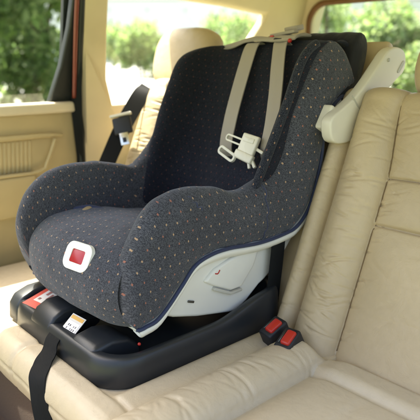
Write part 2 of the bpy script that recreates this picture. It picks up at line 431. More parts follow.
def back_h(x, t):
    sx = -.668 - .02 * sstep(.38, .58, t); 
    if x > sx:                                             # centre panel, split by two seams
        ts = [seamsC[0] + .02 * (x - sx) * 0, seamsC[1]]
        lo, hi = (-.08, ts[0]) if t < ts[0] else ((ts[0], ts[1]) if t < ts[1] else (ts[1], .80))
        h = pil(x, sx, .10, .032, 4) * 1.0
        h = h * (.62 + pil(t, lo, hi, .38, 3.2))
        return h - .012 + wrC(x, t) + wrD(x, t) + wrN(x, t) - .007 * (math.exp(-((t - seamsC[0]) / .003) ** 2) + math.exp(-((t - seamsC[1]) / .003) ** 2))
    if x > -.79: return pil(x, -.79, sx, .052, 2.2) - .018 + wrB(x, t) * 1.0
    if x > -.846: return pil(x, -.846, -.79, .036, 2.1) - .016 + .5 * wrB(x + .05, t)
    if x > -1.47: return pil(x, -1.47, -.846, .02, 5) - .05 - .03 * (1 - abs(2 * (x + 1.16) / .62) ** 2) + wrC(x, t)
    return pil(x, -1.64, -1.47, .06, 2.4) - .02 + wrB(x + .8, t)
xs_ = sorted(set(list(np.linspace(-1.64, -.86, 70)) + list(np.linspace(-.86, -.64, 130)) + list(np.linspace(-.64, -.55, 20)) + list(np.linspace(-.55, .05, 60))))
ts_ = np.linspace(-.04, TT, 300)
Gb = []
for t in ts_:
    row = []
    for x in xs_:
        e = sstep(TT - .05, TT, t)
        h = back_h(x, t) * (1 - .3 * e)
        y_, z_ = backpt(x, t, h)[1:]
        row.append((x, y_, z_))
    Gb.append(row)
# rounded top going over and down the rear
for k in range(1, 16):
    a = k / 15 * math.pi; row = []
    for x in xs_:
        h = back_h(x, TT) * .7; c = backpt(x, TT, h - .055)
        n_ = (-math.cos(TA), math.sin(TA)); u_ = (math.sin(TA), math.cos(TA)); r_ = .055
        row.append((x, c[1] + r_ * (n_[0] * math.cos(a) + u_[0] * math.sin(a) * .7), c[2] + r_ * (n_[1] * math.cos(a) + u_[1] * math.sin(a) * .7)))
    Gb.append(row)
Gb.append([(x, p[1] - .1, p[2] - .35) for x, p in zip(xs_, Gb[-1])])
backrest = link('backrest', grid_mesh('backrest', Gb), M['leather'], bench)
# brown tubes in the backrest seams: thread, kept dark to imitate crease shade
def back_line(x0, t0, x1, t1, n, off=.0):
    return [backpt(x0 + (x1 - x0) * k / n, t0 + (t1 - t0) * k / n, back_h(x0 + (x1 - x0) * k / n - 1e-4, t0 + (t1 - t0) * k / n) + off) for k in range(n + 1)]
M['seam'] = mat('seam_thread_and_crease_shade', (.20, .135, .065), .8)
sxf = lambda t: -.668 - .02 * sstep(.38, .58, t)
for P_ in ([backpt(sxf(t), t, back_h(sxf(t) + .0006, t) + .0012) for t in np.linspace(0, TT, 60)],
           [backpt(-.79, t, back_h(-.79, t) + .0002) for t in np.linspace(0, TT, 60)],
           [backpt(-.846, t, back_h(-.8465, t) + .0002) for t in np.linspace(0, TT, 60)]) + tuple(
           [backpt(x, q, back_h(x, q) + .0000) for x in np.linspace(-.662, .04, 60)] for q in seamsC):
    tube('seam', P_, .0011, M['seam'], backrest, 90, 6)
# cushion
wrR = wrinkles(21, 44, -.775, -.66, .45, .93, .024, .0022, .0045)
wrS = wrinkles(22, 16, -.60, -.10, .45, .93, .05, .0013, .009)
wrL = wrinkles(25, 14, -1.65, -.8, .42, .60, .05, .0018, .012, False)
YF = .44
def cush_h(x, y):
    e = sstep(.0, 1, 0)
    if x < -.775:
        h = pil(x, -1.70, -.775, .018, 12) - .012
        for sx in (-1.135, -1.44): h -= .006 * math.exp(-((x - sx) / .006) ** 2) * (1 if y < .62 else .3)
        h -= .006 * math.exp(-((y - .505) / .006) ** 2)
        h += wrL(x, y) - .016 * sstep(.49, .52, y) * sstep(-.83, -.86, x) * sstep(-1.36, -1.32, x)
        return h
    if x < -.662:
        h = pil(x, -.775, -.662, .036, 2.2) - .006
        end = sstep(.945, .90, y) ; h = h * end - .014 * (1 - end)
        for q, (sy, sh) in enumerate(((.855, .5), (.70, 1.0))):
            h -= .004 * sh * math.exp(-((y - sy - .1 * (x + .72)) / .004) ** 2)
        return h + wrR(x, y) * end
    h = -.022 + .012 * (1 - math.exp(-((x + .662) / .03) ** 2))
    # raised band by the backrest, a shallow well in the middle
    h += .014 * sstep(.875, .90, y) - .016 * sstep(.935, .965, y)
    h -= .006 * math.exp(-((y - .878) / .006) ** 2)
    h -= .014 * sstep(-.62, -.45, x) * sstep(.86, .72, y)
    for sx in (-.52, -.30): h -= .005 * math.exp(-((x - sx) / .006) ** 2) * sstep(.87, .84, y)
    return h + wrS(x, y)
xc = sorted(set(list(np.linspace(-1.70, -.80, 120)) + list(np.linspace(-.80, -.60, 80)) + list(np.linspace(-.60, .05, 60))))
Gc = []
FP = cr([(.62, -.120), (.54, -.120), (.475, -.114), (.442, -.096), (.430, -.068), (.427, -.040), (.432, -.020), (.444, -.007), (.462, .0)], 64)
for y, z in FP:
    q = sstep(-.11, .0, z)
    Gc.append([(x, y + .004 * nz(x * 9, z * 9, 2) - .35 * max(0, cush_h(x, YF)) * q + .004 * math.exp(-((z + .045) / .004) ** 2) + .005 * sum(math.exp(-((x - c_) / .005) ** 2) for c_ in (-1.135, -1.44)), z + cush_h(x, y) * sstep(-.03, .0, z)) for x in xc])
y0 = .462
for y in np.linspace(y0 + .004, 1.02, 150):
    Gc.append([(x, y, cush_h(x, y)) for x in xc])
link('cushion', grid_mesh('cushion', Gc), M['leather_cushion'], bench)
def headrest(cx, cy, cz, wd, ht, th, tilt):
    bm = bmesh.new(); bmesh.ops.create_uvsphere(bm, u_segments=48, v_segments=32, radius=1)
    for v in bm.verts:
        x, y, z = v.co
        sx = math.copysign(abs(x) ** .62, x); sy = math.copysign(abs(y) ** .7, y); sz = math.copysign(abs(z) ** .62, z)
        v.co = (sx * wd / 2 * (1 - .10 * (sz < 0) * abs(sz)), sy * th / 2, sz * ht / 2)
    bmesh.ops.transform(bm, matrix=Matrix.Translation((cx, cy, cz)) @ Matrix.Rotation(tilt, 4, 'X'), verts=bm.verts)
    o = link('headrest', fin(bm, 'h'), M['leather'], bench)
    for s in (-.05, .05): tube('headrest_post', [(cx + s, cy, cz), (cx + s, cy - .01, cz - .14)], .006, M['steel'], o, 8, 8)
    return o
headrest(-1.54, 1.27, .618, .31, .215, .10, -.3)
headrest(-.578, 1.28, .600, .25, .17, .09, -.3)

# ================================================================ seat belts and buckles of the car
def buckle(loc, rz, tilt, label):
    t = thing('belt_buckle', loc, label, 'seat belt buckle', 'seat belt buckles between the seats')
    mm = Matrix.Translation(loc) @ Matrix.Rotation(tilt, 4, 'X') @ Matrix.Rotation(rz, 4, 'Z') @ Matrix.Scale(1.30, 4)
    b = bmesh.new(); bm_box(b, (0, 0, -.012), (.045, .031, .085), None, .005, 3)
    bmesh.ops.transform(b, matrix=mm, verts=b.verts)
    o = link('housing', fin(b, 'b'), M['black_part'], t); smooth_angle(o)
    b = bmesh.new(); bm_box(b, (0, -.004, .031), (.029, .017, .010), Matrix.Rotation(.12, 4, 'X'), .0035, 3)
    bmesh.ops.transform(b, matrix=mm, verts=b.verts)
    o = link('release_button', fin(b, 'b'), M['red'], t); smooth_angle(o)
    b = bmesh.new(); bm_box(b, (0, .0085, .0312), (.026, .003, .001), None, 0)
    bmesh.ops.transform(b, matrix=mm, verts=b.verts); link('latch_slot', fin(b, 'b'), M['bolt'], t)
    return t
buckle((-.783, .905, .008), R(84), R(26), 'left black belt buckle with red button, nearest the black tray')
buckle((-.727, .890, .006), R(96), R(28), 'right black belt buckle with red button, beside the leather bolster')

belt = thing('seat_belt', (-1.62, 1.0, .2), 'black far seat belt with steel latch plate hanging by the cream pillar', 'seat belt')
ribbon('webbing', [(-1.61, 1.16, .53), (-1.60, 1.12, .505), (-1.595, 1.055, .425), (-1.58, .985, .33), (-1.56, .90, .20), (-1.55, .84, .08)],
       (.55, .80, -.2), [.056, .056, .054, .050, .046], .003, M['blackweb'], belt, 60)
mt = Matrix.Translation((-1.583, 1.035, .412)) @ Matrix.Rotation(R(48), 4, 'Z') @ Matrix.Rotation(R(-12), 4, 'Y') @ Matrix.Rotation(R(-22), 4, 'X')
b = bmesh.new(); bm_box(b, (0, -.004, 0), (.062, .014, .058), None, .006, 3); bmesh.ops.transform(b, matrix=mt, verts=b.verts)
o = link('latch_housing', fin(b, 'x'), M['black_part'], belt); smooth_angle(o)
b = bmesh.new(); bm_box(b, (0, -.006, .036), (.072, .014, .009), None, .003, 3); bmesh.ops.transform(b, matrix=mt, verts=b.verts)
o = link('guide_bar', fin(b, 'x'), M['clip'], belt); smooth_angle(o)
b = bmesh.new(); bm_box(b, (0, -.010, -.046), (.028, .003, .040), None, .001, 2)
bmesh.ops.transform(b, matrix=mt, verts=b.verts); o = link('latch_plate', fin(b, 'x'), M['steel'], belt); smooth_angle(o)
b = bmesh.new(); bm_box(b, (0, -.0125, -.050), (.012, .002, .016), None, .0006, 2)
bmesh.ops.transform(b, matrix=mt, verts=b.verts); link('latch_hole', fin(b, 'x'), M['black_part'], o)

# ================================================================ child seat
CX = -1.09
seat = thing('child_seat', (CX, .75, .0), 'navy dotted child car seat in white shell on black base, with taupe harness', 'child seat')
A = np.array([(.586, .100), (.592, .098), (.605, .101), (.641, .112), (.689, .157), (.741, .207), (.813, .219), (.880, .215), (.940, .212), (1.010, .219), (1.045, .230), (1.080, .262), (1.103, .320), (1.118, .390), (1.120, .455), (1.135, .497), (1.174, .528), (1.215, .545), (1.233, .560)])
B0 = np.array([(.562, .125), (.548, .180), (.552, .246), (.590, .312), (.648, .352), (.742, .365), (.815, .353), (.870, .338), (.915, .345), (.955, .370), (.982, .402), (.998, .445), (1.018, .500), (1.045, .555), (1.070, .600), (1.100, .640), (1.142, .664), (1.195, .650), (1.228, .590)])
XO = np.array([.215, .218, .220, .222, .223, .225, .226, .228, .230, .234, .238, .240, .243, .246, .248, .248, .246, .243, .24])
XI = XO - np.array([.040, .046, .052, .058, .062, .064, .064, .062, .060, .056, .052, .048, .046, .046, .046, .046, .044, .040, .032])
def wing(sg):
    n = len(A); rows = []; B = B0.copy()
    if sg > 0: B[9:17, 0] += .013; B[0:6] += ((.004, -.002), (.014, -.003), (.024, -.004), (.025, -.002), (.016, -.002), (.006, -.002))
    else:
        B[1:6] += ((-.010, .004), (-.018, .012), (-.018, .016), (-.012, .012), (-.004, .004))
        B[13:18, 1] -= .030
        B[7:13] += ((-.008, .006), (-.020, .014), (-.026, .020), (-.026, .018), (-.020, .010), (-.010, .004))
    st = cru(np.c_[A + (np.array((-.012, 0)) * np.clip(1 - np.arange(n)[:, None] / 4, 0, 1) if sg < 0 else 0), B, XO + (.007 if sg < 0 else 0), XI + (.007 if sg < 0 else 0)], 130)
    for r_ in st:
        a, b_, xo, xi = r_[:2], r_[2:4], r_[4], r_[5]
        th = xo - xi
        v = [(-.02, xo - .020), (0, xo - .008), (.12, xo + .003), (.32, xo + .009), (.58, xo + .008), (.80, xo + .001), (.93, xo - .010), (1.0, xo - .5 * th), (.965, xi + .006), (.82, xi), (.55, xi - .002), (.25, xi - .004), (.0, xi - .006)]
        sec = [(CX + sg * x, a[0] + (b_[0] - a[0]) * t, a[1] + (b_[1] - a[1]) * t) for t, x in v]
        rows.append(cr(sec, 44))
    G = np.array(rows)
    # soft padding unevenness
    for i in range(G.shape[0]):
        for j in range(G.shape[1]):
            x, y, z = G[i, j]; G[i, j, 0] += sg * .0035 * nz(y * 14, z * 14, sg * 3) * math.sin(math.pi * j / 43) 
            G[i, j, 2] += .0035 * nz(y * 18 + 5, z * 10, sg * 9)
            if 2 < j < 12: G[i, j, 0] += sg * .0011 * math.sin(i * 1.55 + 2 * nz(i * .1, 1)) * (1 - (j - 2) / 10)
    # pulled tuck at the seam between arm and head wing
    # planar-like uv so dots run straight
    uv = np.zeros(G.shape[:2] + (2,)); du = np.linalg.norm(np.diff(G, axis=1), axis=2); U = np.c_[np.zeros(len(G)), np.cumsum(du, 1)]
    jo = 22
    for i in range(G.shape[0]):
        d = G[i, jo, 1:] - G[i, 2, 1:]; d = d / (np.linalg.norm(d) + 1e-9)
        for j in range(G.shape[1]):
            uv[i, j] = G[i, j, 1:] if j <= jo else G[i, jo, 1:] + d * (U[i, j] - U[i, jo])
    me = grid_mesh('wing', G, uv=uv, flip=(sg < 0))
    o = link('side_bolster', me, M['cloth'], seat)
    o['label'] = 'near padded side wing of the seat, dots on blue-grey cloth' if sg > 0 else 'far padded side wing of the seat'
    md = o.modifiers.new('s', 'SUBSURF'); md.levels = 1; md.render_levels = 1
    path = [(CX + sg * (r_[4] - .001), r_[0], r_[1] - .001) for r_ in st[::5]]
    tube('piping', path, .0045, M['piping'], o, 120, 8)
    # seam welt on the outside
    return o, st
wn, stn = wing(1); wf, stf = wing(-1)
# seam lines sewn into the near wing (thin welts lying in the cloth)
def wing_pt(st, k, t, sg, off=.0):
    r_ = st[k]; a, b_, xo = r_[:2], r_[2:4], r_[4]
    x = np.interp(t, [0, .12, .32, .58, .80, .93, 1.0], [xo - .008, xo + .003, xo + .009, xo + .008, xo + .001, xo - .010, xo - .5 * (xo - r_[5])]) + off
    return (CX + sg * x, a[0] + (b_[0] - a[0]) * t, a[1] + (b_[1] - a[1]) * t)
for k0, k1, t0, t1 in ((57, 60, .04, .97), (36, 33, .72, .985)):
    tube('cover_seam', [wing_pt(stn, int(round(k0 + (k1 - k0) * q)), t0 + (t1 - t0) * q, 1, .0005) for q in np.linspace(0, 1, 14)], .0014, M['piping'], wn, 40, 6)
# seat cushion roll
prof = [(.66, .075), (.60, .080), (.560, .100), (.536, .140), (.533, .182), (.546, .222), (.583, .254), (.650, .268), (.730, .262), (.82, .245), (.90, .232), (.97, .235)]
pc = cr(prof, 90); rows = []
for k, (y, z) in enumerate(pc):
    row = []
    for j in range(60):
        e = -1 + 2 * j / 59; x = e * (.198 if e > 0 else .190)
        puff = (1 - abs(e) ** 5)
        cy, cz = .70, .17
        dy, dz = y - cy, z - cz; f = .86 + .14 * puff
        bow = .012 * (1 - e * e)
        row.append((CX + x + .0, cy + dy * f - (bow if y < .62 else 0) * sstep(.64, .56, y) + .004 * nz(x * 11, y * 11, z * 11), cz + dz * f + .004 * nz(x * 9 + 3, y * 12, z * 12)))
    rows.append(row)
cus = link('seat_pad', grid_mesh('pad', rows, flip=True), M['cloth'], seat)
# release button in its white surround on the front roll
def cush_front(px, z):
    """point on the front of the roll"""
    y = np.interp(z, [.100, .140, .182, .222, .254], [.560, .536, .533, .546, .583]); e = (px - CX) / .188
    return (px, y - .012 * (1 - e * e), z)
c0 = Vector(cush_front(-1.012, .226)) + Vector((0, .004, 0)); 
mb = Matrix.Translation(c0) @ Matrix.Rotation(R(8), 4, 'Z') @ Matrix.Rotation(R(-28), 4, 'X')
def part_bm(name, build, mtx, material, parent):
    b = bmesh.new(); build(b); bmesh.ops.transform(b, matrix=mtx, verts=b.verts); o = link(name, fin(b, name), material, parent); smooth_angle(o); return o
def frame_ring(b, w_, h_, wi, hi, r, ri, d):
    o1 = rr(-w_ / 2, w_ / 2, -h_ / 2, h_ / 2, r, 6); i1 = rr(-wi / 2, wi / 2, -hi / 2, hi / 2, ri, 6); n = len(o1)
    L = [[b.verts.new((p[0], y, p[1])) for p in ps] for ps, y in ((o1, 0), ([(q[0] * .97, q[1] * .97) for q in o1], -d), (i1, -d), (i1, 0))]
    for a_ in range(4):
        for k in range(n): b.faces.new((L[a_][k], L[a_][(k + 1) % n], L[(a_ + 1) % 4][(k + 1) % n], L[(a_ + 1) % 4][k]))
adj = part_bm('adjuster_surround', lambda b: frame_ring(b, .084, .060, .042, .028, .020, .004, .008), mb, M['white'], seat)
part_bm('adjuster_button', lambda b: bm_box(b, (0, -.003, 0), (.043, .008, .029), Matrix.Rotation(-.06, 4, 'X'), .0015, 2), mb, M['darkred'], adj)

tube('belt_slot_edge', [(-1.262, .665, .258), (-1.235, .70, .264), (-1.20, .735, .254)], .006, M['piping'], cus, 20, 8)
part_bm('belt_slot', lambda b: bmesh.ops.create_uvsphere(b, u_segments=20, v_segments=10, radius=1), Matrix.Translation((-1.222, .684, .262)) @ Matrix.Rotation(R(-50), 4, 'Z') @ Matrix.Diagonal((.034, .010, .006, 1)), M['leather'], cus)
# inner liner (dark U-shaped insert)
Lc = [(.930, .180, .880, .250), (.960, .215, .895, .300), (.985, .270, .912, .345), (1.020, .340, .935, .395), (1.055, .410, .958, .445), (1.090, .480, .985, .510), (1.122, .550, 1.015, .572), (1.150, .610, 1.048, .622), (1.175, .648, 1.085, .650), (1.205, .668, 1.135, .664), (1.240, .664, 1.190, .662), (1.262, .640, 1.230, .648)]
LS = cru(Lc, 80); rows = []
TF = lambda f: float(np.interp(f, [0, .25, .5, .75, 1], [.84, .80, .70, .84, 1.0]))
for i, (yc, zc, yl_, zl_) in enumerate(LS):
    f = i / 79
    hw = .196 + .014 * f
    cen = np.array((yc, zc)); lead = np.array((yl_, zl_))
    def P3(x, t, o=0):
        if x > 0: t = t * TF(f); x = x + .014 * min(1, t * 3)
        else: t = t * 1.09
        p = cen + (lead - cen) * t; return (CX + x, p[0] + o, p[1])
    half = [(hw + .004, .10), (hw + .006, .55), (hw + .005, .86), (hw - .004, 1.0), (hw - .020, 1.0), (hw - .030, .88), (hw - .034, .60), (hw - .042, .30), (hw - .062, .10), (hw - .10, .02), (.06, .03), (.03, .05)]
    sec = [P3(x, t) for x, t in half] + [P3(0, .05)] + [P3(-x, t) for x, t in half[::-1]]
    rows.append(cr(sec, 110))
G = np.array(rows)
for i in range(G.shape[0]):
    for j in range(G.shape[1]):
        x, y, z = G[i, j]; G[i, j, 1] += .003 * nz(x * 12, z * 12, 4); G[i, j, 2] += .0045 * nz(x * 9, y * 9, 7) * sstep(.58, .66, z) + .010 * sstep(.61, .66, z) * sstep(-1.22, -1.30, x) * -1
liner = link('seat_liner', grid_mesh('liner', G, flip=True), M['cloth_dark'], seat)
liner['label'] = 'dark inner cushion of the seat back'
# thick rolled rim of the liner on the near side
for sg in (1,):
    path = [(CX + sg * (.196 + .014 * (i / 79) - .004) + (.014 if sg > 0 else 0), LS[i][0] + (LS[i][2] - LS[i][0]) * (TF(i / 79) if sg > 0 else 1.09) - .004, LS[i][1] + (LS[i][3] - LS[i][1]) * (TF(i / 79) if sg > 0 else 1.09) - .002) for i in range(6, 64 if sg > 0 else 52, 5)]
    rim = link('rolled_edge', grid_mesh('rim', tube_G(path, .0105 if sg > 0 else .009, 14, 80), close_v=True, cap=True), M['cloth_rim'] if sg > 0 else M['cloth_dark'], liner)
    tube('edge_seam', [(p[0] - sg * .013, p[1] + .002, p[2] - .003) for p in path], .0022, M['piping'], rim, 80, 6)

# white shell
poly = [(.590, .088), (.606, .080), (.640, .094), (.664, .100), (.690, .088), (.757, .069), (.875, .045), (.910, .062), (.953, .093), (.970, .100), (1.02, .130), (1.075, .190), (1.110, .260), (1.140, .36), (1.165, .44), (1.20, .53), (1.235, .60), (1.215, .63), (1.17, .55), (1.10, .42), (1.02, .30), (.98, .235), (.88, .222), (.813, .222), (.745, .212), (.69, .162), (.64, .118), (.60, .106)]
bm = bmesh.new(); bm_prism(bm, poly, 'x', CX - .204, CX + .204, .014, 4)
shell = link('shell', fin(bm, 'shell'), M['white'], seat); smooth_angle(shell, 35)
def lip(sg):                                              # flared white lip that follows the cover edge
    rows = []
    for r_ in stn[::2]:
        a, b_, xo = r_[:2], r_[2:4], r_[4]; d = (a - b_) / np.linalg.norm(a - b_)
        T = []
        for u, x in ((-.010, xo - .022), (.000, xo - .012), (.006, xo - .001), (.016, xo - .001), (.024, xo - .008), (.027, xo - .018), (.018, xo - .030)):
            q = a + d * u; T.append((CX + sg * x, q[0], q[1]))
        rows.append(cr(T, 14))
    return link('shell_lip', grid_mesh('lip', rows, flip=(sg < 0)), M['white'], shell)
lip(1); lip(-1)
xn = CX + .205
prism('carry_grip', [(.770, .150), (.800, .172), (.850, .186), (.930, .200), (.945, .196), (.925, .150), (.885, .108), (.850, .108), (.800, .132)], 'x', xn - .008, xn + .007, M['white'], shell, .006, 4)
prism('grip_shadow_ledge', [(.800, .130), (.850, .106), (.885, .106), (.884, .099), (.848, .099), (.796, .124)], 'x', xn - .004, xn + .0095, M['grey_plastic'], shell, .002, 2)
box('pivot_slot', (xn + .001, .735, .113), (.003, .018, .005), M['bolt'], shell, Matrix.Rotation(-.35, 4, 'X'), .001)
prism('strap_hook', [(.868, .222), (.880, .196), (.887, .180), (.894, .182), (.892, .205), (.900, .222)], 'x', xn - .002, xn + .006, M['grey_plastic'], shell, .0015)
tube('red_mark', [(xn + .0075, .800, .163), (xn + .0075, .808, .161), (xn + .0075, .814, .168)], .0014, M['red'], shell, 10, 6)

# support frame behind the seat: two flat arms and a wide cross bar
fr = None
for sg in (1, -1):
    x0 = CX + sg * .288
    arm = [(1.082, 0.438), (1.068, 0.471), (1.073, 0.493), (1.113, 0.513), (1.158, 0.536), (1.203, 0.569), (1.249, 0.611), (1.284, 0.641), (1.323, 0.651), (1.363, 0.637), (1.365, 0.595), (1.331, 0.571), (1.268, 0.532), (1.212, 0.494), (1.164, 0.442), (1.129, 0.431)]
    b = bmesh.new(); bm_prism(b, cr(arm, 60, True).tolist(), 'x', x0 - .013, x0 + .017, .005, 3)
    me = fin(b, 'arm')
    if fr is None: fr = link('support_frame', me, M['ivory'], seat); o = fr
    else: o = link('frame_arm', me, M['ivory'], fr)
    smooth_angle(o, 35)
    if sg > 0:
        prism('end_joint', [(1.140, .540), (1.144, .541), (1.185, .500), (1.182, .497)], 'x', x0 + .0172, x0 + .0185, M['grey_plastic'], fr)
        prism('end_slot', rr(-.014, .014, -.008, .008, .007, 5) and [(1.345 + p[0] * .8 + p[1] * .6, .603 + p[0] * .9 - p[1] * .3) for p in rr(-.016, .016, -.008, .008, .0075, 5)], 'x', x0 + .0168, x0 + .0185, M['grey_plastic'], fr)
        tube('rivet', [(x0 + .016, 1.285, .620), (x0 + .0195, 1.285, .620)], .0045, M['grey_plastic'], fr, 4, 12)
        # lower bracket joining the arm to the shell
        box('bracket', (x0 - .03, 1.108, .485), (.045, .040, .060), M['ivory'], fr, Matrix.Rotation(-.5, 4, 'X'), .006)
box('cross_bar', (CX, 1.325, .616), (.552, .028, .100), M['leather'], fr, Matrix.Rotation(-.4, 4, 'X'), .008)  # ivory bar in shade: the shade is put in as tan leather colour
# black cloth cover over the back of the seat
cov = []
for k in range(60):
    x = CX - .065 + (.312) * k / 59
    e = abs(2 * k / 59 - 1); hh = .687 - .003 * e ** 8 + .003 * nz(x * 20, 3)
    sec = [(1.165, .47), (1.185, .54), (1.215, .62), (1.232, hh - .012), (1.250, hh), (1.275, hh - .004), (1.290, hh - .03), (1.275, .60), (1.245, .52), (1.225, .47)]
    s = 1 - .18 * max(0, e - .95) / .05
    sec = [(1.235 + (y - 1.235) * s, .58 + (z - .58) * (s * .12 + .88)) for y, z in sec]
    cov.append([(x, y + .003 * nz(x * 15, z * 15), z) for y, z in cr(sec, 40, True)])
link('back_cover', grid_mesh('cover', cov, close_v=True, cap=True), M['blackcloth'], seat)

# harness
bn = np.array((0, math.cos(R(25)), -math.sin(R(25))))
def bp(x, t, o):                                           # point in front of the seat back: t up along it from the clip, o forward
    return np.array((x, 1.055, .400)) + np.array((0, math.sin(R(25)), math.cos(R(25)))) * t - bn * o
S1 = [bp(-1.080, -.034, .004), bp(-1.081, -.014, .030), bp(-1.087, .06, .040), bp(-1.097, .14, .038), bp(-1.108, .22, .032), bp(-1.114, .268, .026), bp(-1.118, .286, .010), bp(-1.122, .290, -.03)]
S2 = [bp(-.938, -.036, .006), bp(-.936, -.012, .034), bp(-.942, .06, .042), bp(-.965, .14, .038), bp(-.995, .22, .032), bp(-1.012, .268, .026), bp(-1.022, .286, .010), bp(-1.03, .290, -.03)]
h1 = ribbon('harness_strap', S1, (1, .12, .05), [.038, .042, .044, .044, .040], .003, M['web'], seat, 70)
h2 = ribbon('harness_strap', S2, (1, -.10, 0), [.040, .043, .044, .043, .040], .003, M['web'], seat, 70)
# the straps run on below the clip, dark and tucked down to the crotch
mc = Matrix.Translation(bp(-.982, -.010, .052)) @ Matrix.Rotation(R(8), 4, 'Y') @ Matrix.Rotation(R(-22), 4, 'X')
clip = part_bm('chest_clip', lambda b: (bm_box(b, (0, 0, .006), (.054, .012, .050), None, .004, 3), bm_box(b, (.002, -.003, -.026), (.062, .014, .022), Matrix.Rotation(R(4), 4, 'Y'), .004, 3), bm_box(b, (0, -.0065, .016), (.034, .003, .012), None, .001, 2)), mc, M['clip'], seat)
def loop_bm(b, w_, h_, t_, r, d):
    frame_ring(b, w_, h_, w_ - 2 * t_, h_ - 2 * t_, r, max(.001, r - t_), d)
part_bm('strap_loop', lambda b: loop_bm(b, .062, .019, .0045, .009, .006), mc @ Matrix.Translation((-.050, .002, .006)) @ Matrix.Rotation(R(2), 4, 'Y'), M['clip'], clip)
part_bm('strap_loop', lambda b: loop_bm(b, .066, .024, .0065, .011, .006), mc @ Matrix.Translation((-.052, -.004, -.034)) @ Matrix.Rotation(R(12), 4, 'Y'), M['clip'], clip)
part_bm('strap_loop', lambda b: bm_box(b, (.034, .004, .0), (.030, .005, .008), Matrix.Rotation(R(10), 4, 'Y'), .002, 2), mc, M['clip'], clip)
part_bm('prong', lambda b: (bm_box(b, (.036, 0, -.034), (.026, .008, .008), Matrix.Rotation(R(40), 4, 'Y'), .002, 2), bm_box(b, (.024, 0, -.040), (.022, .007, .007), Matrix.Rotation(R(55), 4, 'Y'), .002, 2)), mc, M['clip'], clip)
# webbing gathered over the top edge and the adjuster with its red button
yk = []
for k in range(50):
    f = k / 49; x = -1.235 + .265 * f
    wdt = .020 + .016 * math.sin(math.pi * f) ; z0 = .655 + .016 * sstep(0, .35, f) + .004 * sstep(.6, 1, f)
    yk.append([(x + .0, y, z) for y, z in cr([(1.160 - wdt * .4 + .02 * (1 - f), z0 - .006 - .003 * math.sin(math.pi * f * 3)), (1.158, z0 + .004), (1.185, z0 + .010 + .002 * math.sin(f * 20)), (1.215, z0 + .008), (1.215, z0 + .002), (1.180, z0 + .003), (1.155, z0 - .004)], 20, True)])
yoke = link('strap_yoke', grid_mesh('yoke', yk, close_v=True, cap=True), M['web'], seat)
part_bm('yoke_slot', lambda b: bm_box(b, (0, 0, 0), (.030, .008, .006), None, .002, 2), Matrix.Translation((-1.030, 1.158, .672)) @ Matrix.Rotation(R(35), 4, 'X'), M['blackcloth'], yoke)
ma = Matrix.Translation((-1.030, 1.200, .688)) @ Matrix.Rotation(R(-6), 4, 'Y')
ad = part_bm('strap_adjuster', lambda b: (bm_box(b, (0, .02, .012), (.044, .03, .014), Matrix.Rotation(R(10), 4, 'X'), .003, 2), bm_box(b, (-.01, -.01, .0), (.085, .02, .008), None, .003, 2)), ma, M['web'], seat)
part_bm('adjuster_dot', lambda b: bmesh.ops.create_uvsphere(b, u_segments=16, v_segments=10, radius=.0055), Matrix.Translation((-.985, 1.150, .667)), M['red'], ad)
part_bm('adjuster_dot', lambda b: bm_box(b, (0, 0, 0), (.012, .004, .004), None, .001, 2), Matrix.Translation((-1.055, 1.160, .680)), M['red'], ad)

# black base tray
base_rings = []
def tray_ring(x0, x1, y0, y1, r, zf, zr):
    pts = np.array(rr(x0, x1, y0, y1, r, 16)); out = []
    pts = np.vstack([pts, pts[:1]]); L = np.r_[0, np.cumsum(np.linalg.norm(np.diff(pts, axis=0), axis=1))]
    q = np.linspace(0, L[-1], 201)[:-1]; P = np.stack([np.interp(q, L, pts[:, 0]), np.interp(q, L, pts[:, 1])], 1)
    for x, y in P: 
        out.append((x, y, zf + (zr - zf) * sstep(.78, .97, y)))
    return out
X0, X1, Y0, Y1 = -1.325, -.846, .492, 1.035
base_rings = [tray_ring(X0 + .020, X1 - .020, Y0 + .030, Y1 - .01, .075, -.020, -.024),
              tray_ring(X0 + .004, X1 - .005, Y0 + .012, Y1 - .002, .085, -.014, -.018),
              tray_ring(X0, X1, Y0 + .004, Y1, .088, -.004, -.006),
              tray_ring(X0 + .002, X1 - .002, Y0 + .010, Y1 - .003, .085, .036, .066),
              tray_ring(X0 + .004, X1 - .004, Y0 + .014, Y1 - .006, .083, .046, .081),
              tray_ring(X0 + .007, X1 - .007, Y0 + .018, Y1 - .009, .081, .052, .087),
              tray_ring(X0 + .012, X1 - .012, Y0 + .024, Y1 - .014, .077, .054, .0885),
              tray_ring(X0 + .022, X1 - .022, Y0 + .036, Y1 - .024, .068, .0535, .088),
              tray_ring(X0 + .026, X1 - .026, Y0 + .040, Y1 - .028, .064, .051, .085),
              tray_ring(X0 + .028, X1 - .028, Y0 + .043, Y1 - .030, .062, .046, .079),
              tray_ring(X0 + .030, X1 - .030, Y0 + .062, Y1 - .034, .050, .030, .060),
              tray_ring(X0 + .036, X1 - .036, Y0 + .070, Y1 - .042, .030, .012, .016),
              tray_ring(X0 + .12, X1 - .12, Y0 + .16, Y1 - .12, .030, .010, .012)]
tray = link('base_tray', grid_mesh('tray', base_rings, close_v=True, cap=True, flip=True), M['black'], seat); smooth_angle(tray, 50)
